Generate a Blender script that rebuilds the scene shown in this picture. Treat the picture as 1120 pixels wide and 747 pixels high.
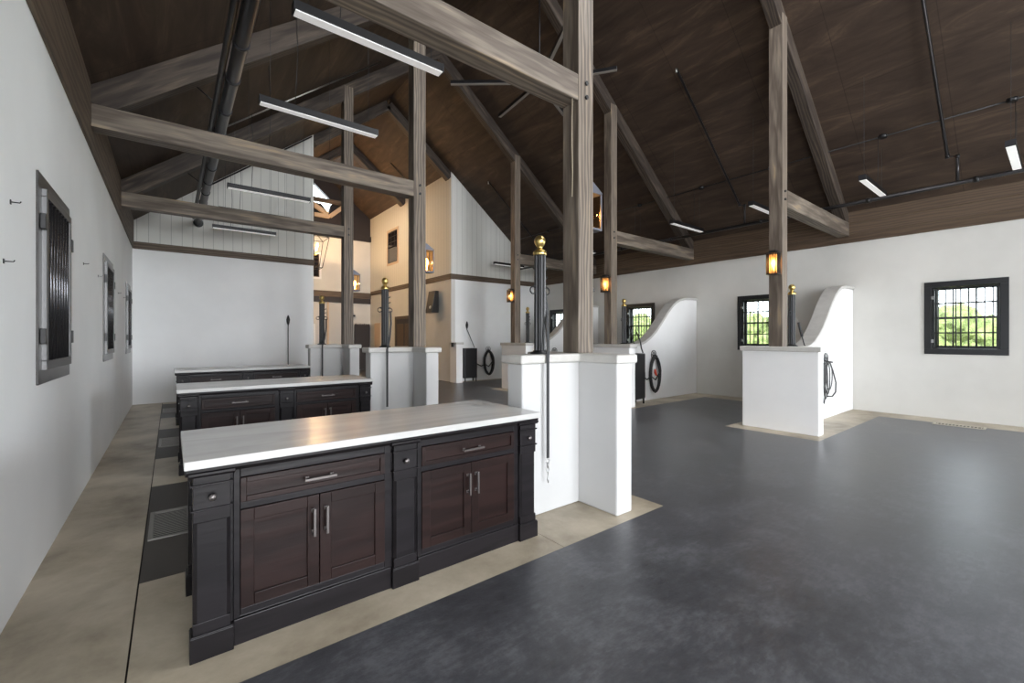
import bpy, bmesh, math, random
from mathutils import Vector, Matrix
random.seed(7)
PI = math.pi
C = bpy.context.scene.collection
for o in list(bpy.data.objects): bpy.data.objects.remove(o, do_unlink=True)

# ------------------------------------------------------------------ camera
F_PX = 475.4; XR_ = 11.12
cam = bpy.data.cameras.new('camera'); camo = bpy.data.objects.new('camera', cam); C.objects.link(camo)
cam.sensor_width = 36; cam.lens = F_PX * 36 / 1120; cam.clip_start = .02; cam.clip_end = 300
camo.location = (0, 0, 1.48); camo.rotation_euler = (PI/2, 0, -math.radians(38.118))
cam.shift_y = -4/1120
bpy.context.scene.camera = camo

# ------------------------------------------------------------------ world, sun, daylight and added fill lamps
W = bpy.data.worlds.new('world'); bpy.context.scene.world = W; W.use_nodes = True
nt = W.node_tree; bg = nt.nodes['Background']
sky = nt.nodes.new('ShaderNodeTexSky'); sky.sky_type = 'HOSEK_WILKIE'; sky.turbidity = 5; sky.ground_albedo = .35
sky.sun_direction = (-.5, -.3, .8)
mx = nt.nodes.new('ShaderNodeMix'); mx.data_type = 'RGBA'; mx.inputs[0].default_value = .72
mx.inputs[7].default_value = (1.0, 1.04, 1.1, 1)
nt.links.new(sky.outputs[0], mx.inputs[6]); nt.links.new(mx.outputs[2], bg.inputs[0]); bg.inputs[1].default_value = 9.0
def sun(d, e, ang):
    l = bpy.data.lights.new('sun', 'SUN'); l.energy = e; l.angle = math.radians(ang); l.color = (1, .96, .88)
    o = bpy.data.objects.new('sun', l); C.objects.link(o); o.rotation_euler = Vector(d).to_track_quat('-Z', 'Y').to_euler()
sun((.75, .25, -1), 18.0, 1)
def area(name, loc, d, sx, sy, e, col, portal=False):
    l = bpy.data.lights.new(name, 'AREA'); l.shape = 'RECTANGLE'; l.size = sx; l.size_y = sy; l.energy = e; l.color = col
    o = bpy.data.objects.new(name, l); C.objects.link(o); o.location = loc
    o.rotation_euler = Vector(d).to_track_quat('-Z', 'Y').to_euler()
    if portal: l.cycles.is_portal = True
    return o
area('daylight_behind_rear_doors', (3.0, -21, 3.8), (-.04, 1, 0), 12, 7.5, 3700, (.95, .97, 1))
area('right_fill_lamp', (XR_ + .1, -2.3, 1.65), (-1, .12, -.06), 3.2, 2.9, 190, (.82, .91, 1))  # added fill lamp from the unseen right side
area('ridge_fill_lamp', (5.22, 2.2, 8.45), (-.16, .45, -1), 1.0, 7.0, 340, (.98, .985, 1))  # added overhead fill lamp under the closed ridge
area('left_fill_lamp', (-.85, -2.4, 1.5), (1, .35, 0), 2.9, 2.8, 58, (.95, .97, 1))  # added fill lamp from the unseen left side
for i in (-2, 0, 1, 2, 3):
    area('window_light_portal', (11.30, 1.11 + 3.41*i, 1.85), (-1, 0, 0), .9, 1.2, 1, (1, 1, 1), True)
vs = bpy.context.scene.view_settings
vs.view_transform = 'Standard'; vs.look = 'None'; vs.gamma = 1; vs.exposure = 0.17; vs.use_curve_mapping = False

# ------------------------------------------------------------------ materials
def mat(name, col, rough=.5, metal=0, spec=.5, emit=None, estr=0):
    m = bpy.data.materials.new(name); m.use_nodes = True
    b = m.node_tree.nodes['Principled BSDF']
    b.inputs['Base Color'].default_value = (*col, 1); b.inputs['Roughness'].default_value = rough
    b.inputs['Metallic'].default_value = metal; b.inputs['Specular IOR Level'].default_value = spec
    if emit: b.inputs['Emission Color'].default_value = (*emit, 1); b.inputs['Emission Strength'].default_value = estr
    return m
def N(m, t, **k):
    n = m.node_tree.nodes.new(t)
    for a, v in k.items(): setattr(n, a, v)
    return n
def L(m, a, b): m.node_tree.links.new(a, b)
def coords(m, scale, rnd=True, space='Object'):
    tc = N(m, 'ShaderNodeTexCoord'); mp = N(m, 'ShaderNodeMapping'); mp.inputs['Scale'].default_value = scale
    L(m, tc.outputs[space], mp.inputs['Vector'])
    if rnd:
        oi = N(m, 'ShaderNodeObjectInfo'); mu = N(m, 'ShaderNodeMath', operation='MULTIPLY'); mu.inputs[1].default_value = 37
        L(m, oi.outputs['Random'], mu.inputs[0])
        cb = N(m, 'ShaderNodeCombineXYZ'); L(m, mu.outputs[0], cb.inputs[0]); L(m, mu.outputs[0], cb.inputs[1])
        ad = N(m, 'ShaderNodeVectorMath', operation='ADD'); L(m, mp.outputs[0], ad.inputs[0]); L(m, cb.outputs[0], ad.inputs[1])
        return ad.outputs[0]
    return mp.outputs[0]
def ramp(m, stops):
    r = N(m, 'ShaderNodeValToRGB'); e = r.color_ramp.elements
    while len(e) < len(stops): e.new(.5)
    for i, (p, c) in enumerate(stops): e[i].position = p; e[i].color = (*c, 1)
    return r
def noise(m, v, scale, detail=6, rough=.6, dist=0):
    n = N(m, 'ShaderNodeTexNoise'); n.inputs['Scale'].default_value = scale; n.inputs['Detail'].default_value = detail
    n.inputs['Roughness'].default_value = rough; n.inputs['Distortion'].default_value = dist; L(m, v, n.inputs['Vector']); return n
def bump(m, h, s, d=.01):
    b = N(m, 'ShaderNodeBump'); b.inputs['Strength'].default_value = s; b.inputs['Distance'].default_value = d
    L(m, h, b.inputs['Height']); L(m, b.outputs[0], m.node_tree.nodes['Principled BSDF'].inputs['Normal'])
def base(m): return m.node_tree.nodes['Principled BSDF'].inputs['Base Color']

def plaster(name, c0, c1):
    m = mat(name, c0, .75, spec=.3); v = coords(m, (1, 1, 1), False)
    n = noise(m, v, 1.3, 5, .55); r = ramp(m, [(.3, c0), (.7, c1)]); L(m, n.outputs[0], r.inputs[0]); L(m, r.outputs[0], base(m))
    n2 = noise(m, v, 30, 4); bump(m, n2.outputs[0], .12, .004); return m
M_wall = plaster('wall_plaster_dimmed', (.605, .595, .56), (.665, .655, .62))  # darkened copy of the wall paint, offsets strong light on the right
M_wallL = plaster('wall_plaster_lightened', (.82, .83, .83), (.87, .88, .88))  # same wall paint lightened, extra light put into its colour
M_block = plaster('block_paint_brightened', (.82, .82, .81), (.87, .87, .865)); M_blockL = plaster('block_paint_dimmed', (.54, .54, .535), (.59, .59, .585))  # one white paint: right copy brightened, left copy dimmed to balance the light
M_cap = mat('grey_coping_shaded', (.62, .60, .57), .5); v = coords(M_cap, (1, 1, 1)); n = noise(M_cap, v, 6, 6); r = ramp(M_cap, [(.3, (.47, .455, .43)), (.7, (.57, .56, .53))]); L(M_cap, n.outputs[0], r.inputs[0]); L(M_cap, r.outputs[0], base(M_cap))  # grey coping, darkened further for the weaker light on its top

def boards(name, axis, col):           # vertical tongue and groove boards, groove every 0.13 m along the axis
    m = mat(name, col, .6, spec=.3); tc = N(m, 'ShaderNodeTexCoord'); sp = N(m, 'ShaderNodeSeparateXYZ'); L(m, tc.outputs['Object'], sp.inputs[0])
    md = N(m, 'ShaderNodeMath', operation='FRACT'); mu = N(m, 'ShaderNodeMath', operation='MULTIPLY'); mu.inputs[1].default_value = 1/.20
    L(m, sp.outputs[axis], mu.inputs[0]); L(m, mu.outputs[0], md.inputs[0])
    gt = N(m, 'ShaderNodeMath', operation='LESS_THAN'); gt.inputs[1].default_value = .05; L(m, md.outputs[0], gt.inputs[0])
    r = ramp(m, [(0, col), (1, tuple(c*.62 for c in col))]); L(m, gt.outputs[0], r.inputs[0]); L(m, r.outputs[0], base(m))
    iv = N(m, 'ShaderNodeMath', operation='SUBTRACT'); iv.inputs[0].default_value = 1; L(m, gt.outputs[0], iv.inputs[1]); bump(m, iv.outputs[0], .5, .006); return m
M_bx = boards('white_boards_along_x', 0, (.70, .70, .66)); M_by = boards('white_boards_along_y', 1, (.66, .64, .58))

def wood(name, dark, mid, light, sc=1.0, rough=.6, pale=None):
    m = mat(name, mid, rough, spec=.35); v = coords(m, (.7*sc, 6*sc, 6*sc))
    n = noise(m, v, 1.6, 3, .5, .8)
    wv = N(m, 'ShaderNodeTexWave'); wv.wave_type = 'RINGS'; wv.inputs['Scale'].default_value = 1.1; wv.inputs['Distortion'].default_value = 9
    wv.inputs['Detail'].default_value = 3; wv.inputs['Detail Scale'].default_value = 1.2; L(m, v, wv.inputs['Vector'])
    fine = noise(m, coords(m, (1.5*sc, 60*sc, 60*sc)), 2, 4, .6)
    a = N(m, 'ShaderNodeMath', operation='MULTIPLY'); a.inputs[1].default_value = .42; L(m, wv.outputs[1], a.inputs[0])
    b = N(m, 'ShaderNodeMath', operation='MULTIPLY_ADD'); b.inputs[1].default_value = .45; L(m, n.outputs[0], b.inputs[0]); L(m, a.outputs[0], b.inputs[2])
    c = N(m, 'ShaderNodeMath', operation='MULTIPLY_ADD'); c.inputs[1].default_value = .35; L(m, fine.outputs[0], c.inputs[0]); L(m, b.outputs[0], c.inputs[2])
    st = [(.3, dark), (.55, mid), (.8, light)]
    if pale: st += [(.93, pale)]
    r = ramp(m, st); L(m, c.outputs[0], r.inputs[0]); L(m, r.outputs[0], base(m)); bump(m, c.outputs[0], .25, .004); return m
M_timber = wood('grey_brown_stained_timber', (.075, .058, .045), (.132, .106, .084), (.190, .158, .127), pale=(.32, .24, .15))
M_timber2 = wood('brown_stained_timber', (.060, .043, .031), (.098, .072, .052), (.14, .105, .076))
M_rafter = wood('dark_stained_timber', (.030, .022, .018), (.050, .038, .030), (.075, .058, .046), pale=(.13, .10, .07))
M_plank = wood('warm_brown_planks', (.070, .046, .030), (.096, .064, .042), (.122, .083, .054))
M_door = wood('cabinet_reddish_wood', (.010, .0045, .004), (.014, .0065, .0055), (.019, .009, .0078), 1.0, .36)
M_frame = wood('cabinet_dark_paint', (.0075, .0063, .0072), (.0095, .008, .0092), (.013, .011, .0125), 1.0, .34)
for _m in (M_frame, M_door): _m.node_tree.nodes['Principled BSDF'].inputs['Specular IOR Level'].default_value = .22
M_beige = mat('beige_painted_wood', (.55, .42, .30), .6)
M_deck = mat('dark_plywood_deck', (.05, .035, .028), .65, spec=.3)
v = coords(M_deck, (3.2, .55, 1), False); n = noise(M_deck, v, 1.2, 9, .68, .7)
r = ramp(M_deck, [(.3, (.034, .022, .016)), (.55, (.066, .044, .031)), (.78, (.145, .098, .066))]); L(M_deck, n.outputs[0], r.inputs[0])
bk = N(M_deck, 'ShaderNodeTexBrick'); bk.inputs['Scale'].default_value = 1; bk.inputs['Brick Width'].default_value = 2.44; bk.inputs['Row Height'].default_value = 1.22
bk.inputs['Mortar Size'].default_value = .006; bk.inputs['Color1'].default_value = (1, 1, 1, 1); bk.inputs['Color2'].default_value = (.88, .88, .88, 1); bk.inputs['Mortar'].default_value = (.6, .6, .6, 1)
L(M_deck, coords(M_deck, (1, 1, 1), False), bk.inputs['Vector'])
mm = N(M_deck, 'ShaderNodeMix', data_type='RGBA', blend_type='MULTIPLY'); mm.inputs[0].default_value = 1; L(M_deck, r.outputs[0], mm.inputs[6]); L(M_deck, bk.outputs[0], mm.inputs[7]); L(M_deck, mm.outputs[2], base(M_deck))

M_conc = mat('tan_concrete', (.36, .32, .26), .45, spec=.45); v = coords(M_conc, (1, 1, 1), False, 'Object')
n = noise(M_conc, v, 1.1, 12, .66, .15); r = ramp(M_conc, [(.30, (.21, .17, .12)), (.46, (.385, .33, .245)), (.66, (.56, .49, .38))]); L(M_conc, n.outputs[0], r.inputs[0]); L(M_conc, r.outputs[0], base(M_conc))
bump(M_conc, noise(M_conc, v, 25, 5).outputs[0], .1, .003)
M_joint = mat('dark_joint', (.03, .028, .025), .9)
M_rub = mat('dark_grey_paving', (.08, .08, .085), .42, spec=.55); v = coords(M_rub, (1, 1, 1), False)
n = noise(M_rub, v, 1.7, 12, .78, .3); n2 = noise(M_rub, coords(M_rub, (1, 2.6, 1), False), 9, 8, .75)
ma = N(M_rub, 'ShaderNodeMath', operation='MULTIPLY_ADD'); ma.inputs[1].default_value = .55; L(M_rub, n2.outputs[0], ma.inputs[0])
sb = N(M_rub, 'ShaderNodeMath', operation='SUBTRACT'); sb.inputs[1].default_value = .27; L(M_rub, n.outputs[0], sb.inputs[0]); L(M_rub, sb.outputs[0], ma.inputs[2])
r = ramp(M_rub, [(.34, (.040, .040, .045)), (.5, (.062, .063, .070)), (.66, (.112, .114, .124))]); L(M_rub, ma.outputs[0], r.inputs[0]); L(M_rub, r.outputs[0], base(M_rub))
rr = N(M_rub, 'ShaderNodeMapRange'); rr.inputs[3].default_value = .18; rr.inputs[4].default_value = .50; L(M_rub, ma.outputs[0], rr.inputs[0]); L(M_rub, rr.outputs[0], M_rub.node_tree.nodes['Principled BSDF'].inputs['Roughness'])
bump(M_rub, ma.outputs[0], .35, .006)
M_mat = mat('dark_brown_rubber_mat', (.052, .045, .040), .55); v = coords(M_mat, (1, 1, 1), False); bump(M_mat, noise(M_mat, v, 40, 4).outputs[0], .2, .002)
M_quartz = mat('white_quartz', (.66, .655, .63), .26, spec=.6); v = coords(M_quartz, (.6, 3, 3)); n = noise(M_quartz, v, 1.5, 6, .6, .8); r = ramp(M_quartz, [(.35, (.47, .465, .45)), (.6, (.56, .555, .54))]); L(M_quartz, n.outputs[0], r.inputs[0]); L(M_quartz, r.outputs[0], base(M_quartz))
M_black = mat('black_iron', (.007, .007, .008), .38, 0); M_pipe = mat('black_steel_pipe', (.05, .048, .05), .28, .8)
M_gun = mat('dark_gunmetal', (.05, .05, .055), .38, .7); M_sash = mat('steel_sash', (.13, .13, .13), .42, .8); M_bar = mat('polished_dark_bar', (.13, .13, .14), .25, .9); M_steel = mat('brushed_steel', (.55, .55, .55), .32, 1)
M_winsteel = mat('weathered_steel_frame', (.075, .072, .07), .28, .8)
M_brass = mat('brass', (.62, .46, .17), .28, 1); M_nickel = mat('pewter_handle', (.16, .145, .14), .35, .85)
M_lamp = mat('white_diffuser', (.8, .8, .8), .4, emit=(1, .98, .96), estr=.28)
M_lampW = mat('grey_diffuser', (.22, .20, .18), .4)
M_zinc = mat('grey_zinc', (.14, .145, .17), .45, .6)
M_strap = mat('black_webbing', (.03, .03, .032), .7); M_hose2 = mat('grey_rubber_hose', (.07, .07, .07), .5); M_hose = mat('black_rubber_hose', (.02, .02, .02), .45)
M_grille = mat('grey_iron_grate', (.30, .29, .27), .5, .6); M_tan_grille = mat('pale_tan_grate', (.5, .46, .38), .6)
M_orange = mat('orange_nozzle', (.75, .10, .05), .4); M_pit_shade = mat('pit_shade_black', (.006, .006, .007), .9)
M_bulb = mat('warm_filament_bulb', (1, .6, .25), .3, emit=(1, .50, .16), estr=34)
M_win = mat('black_window_frame', (.014, .015, .017), .35); M_wood_dark = mat('dark_umber_wood', (.018, .011, .009), .5)
M_greydoor = mat('pale_grey_door', (.52, .51, .48), .5); M_rope = mat('natural_rope', (.4, .34, .24), .8)
def glass(name, col, tr):
    m = bpy.data.materials.new(name); m.use_nodes = True; t = m.node_tree; t.nodes.clear()
    o = t.nodes.new('ShaderNodeOutputMaterial'); x = t.nodes.new('ShaderNodeMixShader'); a = t.nodes.new('ShaderNodeBsdfTransparent'); g = t.nodes.new('ShaderNodeBsdfGlossy')
    lw = t.nodes.new('ShaderNodeLayerWeight'); pw = t.nodes.new('ShaderNodeMath'); pw.operation = 'POWER'; pw.inputs[1].default_value = 4.5
    f = t.nodes.new('ShaderNodeMath'); f.operation = 'MULTIPLY_ADD'; f.inputs[1].default_value = .8; f.inputs[2].default_value = .03
    t.links.new(lw.outputs['Facing'], pw.inputs[0]); t.links.new(pw.outputs[0], f.inputs[0])
    a.inputs[0].default_value = (*col, 1); g.inputs['Roughness'].default_value = .03
    t.links.new(f.outputs[0], x.inputs[0]); t.links.new(a.outputs[0], x.inputs[1]); t.links.new(g.outputs[0], x.inputs[2]); t.links.new(x.outputs[0], o.inputs[0]); return m
M_glass = glass('clear_glass', (.93, .96, .95), 1); M_amber = glass('clear_lantern_glass', (1, .9, .75), 1)
M_glow = bpy.data.materials.new('amber_seeded_glass'); M_glow.use_nodes = True; t_ = M_glow.node_tree; t_.nodes.clear()
_o = t_.nodes.new('ShaderNodeOutputMaterial'); _x = t_.nodes.new('ShaderNodeMixShader'); _a = t_.nodes.new('ShaderNodeBsdfTransparent'); _g = t_.nodes.new('ShaderNodeBsdfTranslucent')
_a.inputs[0].default_value = (1, .85, .62, 1); _g.inputs[0].default_value = (.95, .72, .42, 1); _x.inputs[0].default_value = .55
t_.links.new(_a.outputs[0], _x.inputs[1]); t_.links.new(_g.outputs[0], _x.inputs[2]); t_.links.new(_x.outputs[0], _o.inputs[0])
M_darkglass = mat('dark_reflective_glass', (.012, .010, .012), .08, spec=.9)

# ------------------------------------------------------------------ mesh helpers
class MB:
    def __init__(s): s.v = []; s.f = []; s.sm = []
    def add(s, vs, fs, smooth=False):
        k = len(s.v); s.v += [tuple(p) for p in vs]; s.f += [tuple(i + k for i in f) for f in fs]; s.sm += [smooth]*len(fs); return s
    def box(s, x0, x1, y0, y1, z0, z1):
        if x0 > x1: x0, x1 = x1, x0
        if y0 > y1: y0, y1 = y1, y0
        return s.add([(x, y, z) for x in (x0, x1) for y in (y0, y1) for z in (z0, z1)],
            [(0, 1, 3, 2), (4, 6, 7, 5), (0, 4, 5, 1), (2, 3, 7, 6), (0, 2, 6, 4), (1, 5, 7, 3)])
    def prism(s, poly, axis, lo, hi, smooth=False):
        n = len(poly)
        def P(p, t): return (t, p[0], p[1]) if axis == 'x' else (p[0], t, p[1]) if axis == 'y' else (p[0], p[1], t)
        s.add([P(p, lo) for p in poly] + [P(p, hi) for p in poly],
              [tuple(range(n))[::-1], tuple(range(n, 2*n))])
        k = len(s.v) - 2*n
        s.f += [(k+i, k+(i+1) % n, k+n+(i+1) % n, k+n+i) for i in range(n)]; s.sm += [smooth]*n; return s
    def tube(s, pts, r, n=10, closed=False, caps=True):
        pts = [Vector(p) for p in pts]; m = len(pts); R = r if isinstance(r, (list, tuple)) else [r]*m
        vs = []; ref = None
        for i, p in enumerate(pts):
            a = pts[(i-1) % m] if (closed or i > 0) else p; b = pts[(i+1) % m] if (closed or i < m-1) else p
            d = (b - a).normalized()
            if ref is None: ref = Vector((0, 0, 1)) if abs(d.z) < .9 else Vector((1, 0, 0))
            u = d.cross(ref)
            if u.length < 1e-4: u = d.orthogonal()
            u.normalize(); w = u.cross(d).normalized(); ref = w
            vs += [p + (u*math.cos(2*PI*k/n) + w*math.sin(2*PI*k/n))*R[i] for k in range(n)]
        fs = []
        for i in range(m if closed else m-1):
            j = (i+1) % m
            fs += [(i*n+k, i*n+(k+1) % n, j*n+(k+1) % n, j*n+k) for k in range(n)]
        s.add(vs, fs, True)
        if not closed and caps:
            k = len(s.v) - len(vs); s.f += [tuple(range(k, k+n))[::-1], tuple(range(k+(m-1)*n, k+m*n))]; s.sm += [False, False]
        return s
    def lathe(s, prof, c=(0, 0, 0), n=20):
        vs = []; m = len(prof)
        for r, z in prof: vs += [(c[0]+r*math.cos(2*PI*k/n), c[1]+r*math.sin(2*PI*k/n), c[2]+z) for k in range(n)]
        s.add(vs, [(i*n+k, i*n+(k+1) % n, (i+1)*n+(k+1) % n, (i+1)*n+k) for i in range(m-1) for k in range(n)], True)
        k = len(s.v) - len(vs); s.f += [tuple(range(k, k+n))[::-1], tuple(range(k+(m-1)*n, k+m*n))]; s.sm += [False, False]; return s
    def ring(s, c, R, r, axis='y', n=20, rz=None):
        rz = rz or R; pts = []
        for i in range(n):
            a = 2*PI*i/n; p = (R*math.cos(a), rz*math.sin(a))
            pts.append((c[0]+p[0], c[1], c[2]+p[1]) if axis == 'y' else (c[0], c[1]+p[0], c[2]+p[1]) if axis == 'x' else (c[0]+p[0], c[1]+p[1], c[2]))
        return s.tube(pts, r, 8, True)
    def build(s, name, m, parent=None, loc=(0, 0, 0), bev=0, origin=None, rot=None):
        me = bpy.data.meshes.new(name)
        og = Vector(origin) if origin else Vector((0, 0, 0))
        me.from_pydata([tuple(Vector(p) - og) for p in s.v], [], s.f)
        me.polygons.foreach_set('use_smooth', s.sm)
        bm = bmesh.new(); bm.from_mesh(me); bmesh.ops.recalc_face_normals(bm, faces=bm.faces); bm.to_mesh(me); bm.free()
        me.materials.append(m); o = bpy.data.objects.new(name, me); C.objects.link(o)
        o.location = og if origin else loc
        if rot: o.rotation_euler = rot
        if parent: o.parent = parent
        if bev:
            b = o.modifiers.new('bevel', 'BEVEL'); b.width = bev; b.segments = 2; b.limit_method = 'ANGLE'; b.angle_limit = math.radians(50)
        return o
def tag(o, label=None, cat=None, group=None, kind=None):
    if label: o['label'] = label
    if cat: o['category'] = cat
    if group: o['group'] = group
    if kind: o['kind'] = kind
    return o
def thing(name, label, cat, loc=(0, 0, 0), rz=0, group=None):
    o = bpy.data.objects.new(name, None); C.objects.link(o); o.empty_display_size = .1; o.location = loc; o.rotation_euler = (0, 0, rz)
    return tag(o, label, cat, group)
def dup(root, loc, label, rz=None):
    r = root.copy(); C.objects.link(r); r.location = loc; r['label'] = label
    if rz is not None: r.rotation_euler = (0, 0, rz)
    for ch in list(root.children):
        c = ch.copy(); C.objects.link(c); c.parent = r
        for g in list(ch.children):
            d = g.copy(); C.objects.link(d); d.parent = c
    return r
def struct(o): o['kind'] = 'structure'; return o
def beam(name, p0, p1, w, d, m, label, cat, group=None, bev=.008, ends=None):
    """squared timber from p0 to p1 (centre line), w horizontal width, d depth; local X runs along it"""
    p0, p1 = Vector(p0), Vector(p1); dr = (p1-p0); ln = dr.length; dr.normalize()
    side = Vector((0, 0, 1)).cross(dr)
    if side.length < 1e-3: side = Vector((0, 1, 0))
    side.normalize(); up = dr.cross(side)
    b = MB().box(0, ln, -w/2, w/2, -d/2, d/2)
    o = b.build(name, m, bev=bev)
    o.matrix_world = Matrix((( dr.x, side.x, up.x, p0.x), (dr.y, side.y, up.y, p0.y), (dr.z, side.z, up.z, p0.z), (0, 0, 0, 1)))
    tag(o, label, cat, group); return o

# ------------------------------------------------------------------ dimensions
XL, XR, YB, D = -.67, 11.12, 12.7, 3.41
XM = 5.223; SL = .798; ZR = 8.763
def zdeck(x): return ZR - SL*abs(x - XM)
YREAR = -12.0

# ================================================================== STRUCTURE
# floor: base, concrete, dark paving, mats
struct(MB().box(XL-.2, XR+.2, YREAR-.2, 20.6, -.14, -.012).build('floor', M_joint))
b = MB(); g = .006
b.box(XL, -.158, YREAR, YB, -.012, 0)                            # strip along the left wall
for k in range(-2, 3):
    y0 = 2.19 + D*k
    if y0 > 12: continue
    b.box(-.15, 2.19-g, y0, y0+1.25, -.012, 0); b.box(2.19, 3.415, y0, y0+1.25, -.012, 0)
b.box(-.15, 3.0, 12.42, YB, -.012, 0)
for k in range(-2, 4):
    y0 = 2.18 + D*k
    b.box(7.31, 10.52-g, y0, min(y0+1.35, YB), -.012, 0)
b.box(10.52, XR, YREAR, YB, -.012, 0)
struct(b.build('floor', M_conc))
b = MB()
b.box(3.415, 7.31, YREAR, 20.4, -.012, 0)
for k in range(-2, 4):
    y1 = 2.18 + D*k; y0 = y1 - D + 1.35
    if k == -2: y0 = YREAR
    b.box(7.31, 10.52-g, y0, y1, -.012, 0)
for k in range(-2, 4):
    y1 = 2.19 + D*k; y0 = y1 - D + 1.25
    if k == -2: y0 = YREAR
    b.box(1.0 if k < 1 else 2.5, 3.415, y0, min(y1, YB), -.012, 0)
b.box(-.15, 1.0, YREAR, 2.19-D, -.012, 0); b.box(-.15, 1.0, 2.19-D+1.25, 2.19, -.012, 0)
struct(b.build('floor', M_rub))
b = MB()
for k in (1, 2, 3): b.box(-.15, 2.5, 2.19+D*(k-1)+1.25, min(2.19+D*k, YB), -.012, 0)
struct(b.build('floor', M_mat))

# walls
struct(MB().box(XL-.2, XL, YREAR, -4.0, 0, 3.6).box(XL-.2, XL, -4.0, -.9, 3.0, 3.6).box(XL-.2, XL, -.9, YB+.15, 0, 3.6).build('wall_left', M_wallL))  # opening behind the camera is added for the left fill lamp
b = MB(); yw = [(1.11+D*i-.43, 1.11+D*i+.43) for i in range(-2, 4)]; y = YREAR
for a, c in yw:
    if -3 < a < -2:
        b.box(XR, XR+.22, y, -3.95, 0, 3.6); b.box(XR, XR+.22, -3.95, -.65, 3.1, 3.6); y = -.65; continue  # unseen opening added for the right fill lamp
    b.box(XR, XR+.22, y, a, 0, 3.6); b.box(XR, XR+.22, a, c, 0, 1.28); b.box(XR, XR+.22, a, c, 2.41, 3.6); y = c
b.box(XR, XR+.22, y, YB+.15, 0, 3.6)
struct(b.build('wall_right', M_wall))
XA, XB = 3.066, 7.378
struct(MB().box(XL, XA, YB, YB+.15, 0, 3.5).build('wall_back_left', M_wallL))
struct(MB().box(XB+.15, XR, YB, YB+.15, 0, 3.5).build('wall_back_right', M_wallL))
struct(MB().prism([(XL, 3.5), (XA, 3.5), (XA, zdeck(XA)), (XL, zdeck(XL))], 'y', YB, YB+.15).build('wall_back_left_gable', M_bx))
struct(MB().prism([(XB, 3.5), (XR, 3.5), (XR, zdeck(XR)), (XB, zdeck(XB))], 'y', YB, YB+.148).build('wall_back_right_gable', M_bx))
struct(MB().box(XB, XB+.15, YB, 20.2, 0, 3.5).build('wall_hall_right', M_wall))
struct(MB().box(XB, XB+.15, YB+.15, 20.2, 3.5, zdeck(XB)+.02).build('wall_hall_right_upper', M_by))
struct(MB().box(XA-.15, XA, YB+.15, 20.2, 0, zdeck(XA)+.02).build('wall_hall_left', M_by))
YH = 20.2
b = MB(); b.box(XA-.15, 4.45, YH, YH+.2, 0, 6.1); b.box(4.45, 5.15, YH, YH+.2, 0, 4.1); b.box(4.45, 5.15, YH, YH+.2, 5.2, 6.1); b.box(5.15, XB+.15, YH, YH+.2, 0, 6.1)
struct(b.build('wall_hall_far', M_wall))
b = MB(); zt = 7.40      # dark timber gable with a glazed peak
b.prism([(XA-.1, 6.1), (XB+.1, 6.1), (XB+.1, zdeck(XB+.1)), (XM, ZR), (4.85, zdeck(4.85)), (4.88, 8.25), (5.74, 7.48), (5.6, 7.40), (5.5, 7.02), (5.2, 7.38), (4.45, zt), (4.45, zdeck(4.45)), (XA-.1, zdeck(XA-.1))], 'y', YH, YH+.2)
struct(b.build('wall_hall_gable', M_wood_dark))
# rear wall with door openings
b = MB(); y0, y1 = YREAR-.2, YREAR
b.box(XL-.2, -.5, y0, y1, 0, 3.6); b.box(2.8, 3.1, y0, y1, 0, 3.6); b.box(7.3, XR+.2, y0, y1, 0, 3.6); b.box(-.5, 2.8, y0, y1, 3.5, 3.6)
b.box(3.1, 7.3, y0, y1, 3.7, 4.2)
b.prism([(7.85, 3.6), (XR, 3.6), (XR, zdeck(XR)), (7.85, zdeck(7.85))], 'y', y0, y1)
b.prism([(2.6, 7.0), (7.85, 7.0), (XM, ZR)], 'y', y0, y1)
struct(b.build('wall_rear', M_wall))

# roof deck: local X runs down the slope
def deck(sign):
    ln = (XR + .5 - XM)/math.cos(math.atan(SL)); wdt = 20.7 - (YREAR - .3)
    b = MB().box(0, ln, 0, wdt, 0, .12); o = b.build('ceiling', M_deck)
    a = math.atan(SL)
    dr = Vector((sign*math.cos(a), 0, -math.sin(a))); side = Vector((0, 1, 0)); up = dr.cross(side)
    if up.z < 0: up = -up
    o.matrix_world = Matrix(((dr.x, side.x, up.x, XM), (dr.y, side.y, up.y, YREAR-.3), (dr.z, side.z, up.z, ZR), (0, 0, 0, 1)))
    struct(o)
deck(1); deck(-1)

# eave boards and band trims
def trimbox(i, x0, x1, y0, y1, z0, z1, m=None, along='x'):
    b = MB()
    if along == 'y': b.box(0, y1-y0, 0, x1-x0, z0, z1); o = b.build('trim_%d' % i, m or M_timber2, bev=.004); o.matrix_world = Matrix(((0, -1, 0, x1), (1, 0, 0, y0), (0, 0, 1, 0), (0, 0, 0, 1)))
    else: b.box(0, x1-x0, 0, y1-y0, z0, z1); o = b.build('trim_%d' % i, m or M_timber2, bev=.004); o.location = (x0, y0, 0)
    return struct(o)
ti = 1
for z0, z1 in ((3.455, 3.63), (3.634, 3.86), (3.864, 4.10)):
    trimbox(ti, XR-.03, XR, YREAR, YB, z0, z1, M_plank, 'y'); ti += 1
trimbox(ti, XL, XL+.025, YREAR, YB, 3.455, 4.10, M_timber2, 'y'); ti += 1
trimbox(ti, XL+.025, XA, YB-.03, YB, 3.45, 3.61, M_timber2); ti += 1
trimbox(ti, XB-.03, XR-.03, YB-.03, YB, 3.45, 3.63, M_timber2); ti += 1
trimbox(ti, XB-.03, XB, YB, YH-.1, 3.45, 3.63, M_timber2, 'y'); ti += 1
trimbox(ti, XA, XB, YH-.10, YH, 3.30, 3.56, M_timber2); ti += 1
trimbox(ti, XA, XB, YH-.06, YH, 3.06, 3.30, M_wood_dark); ti += 1
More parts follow.
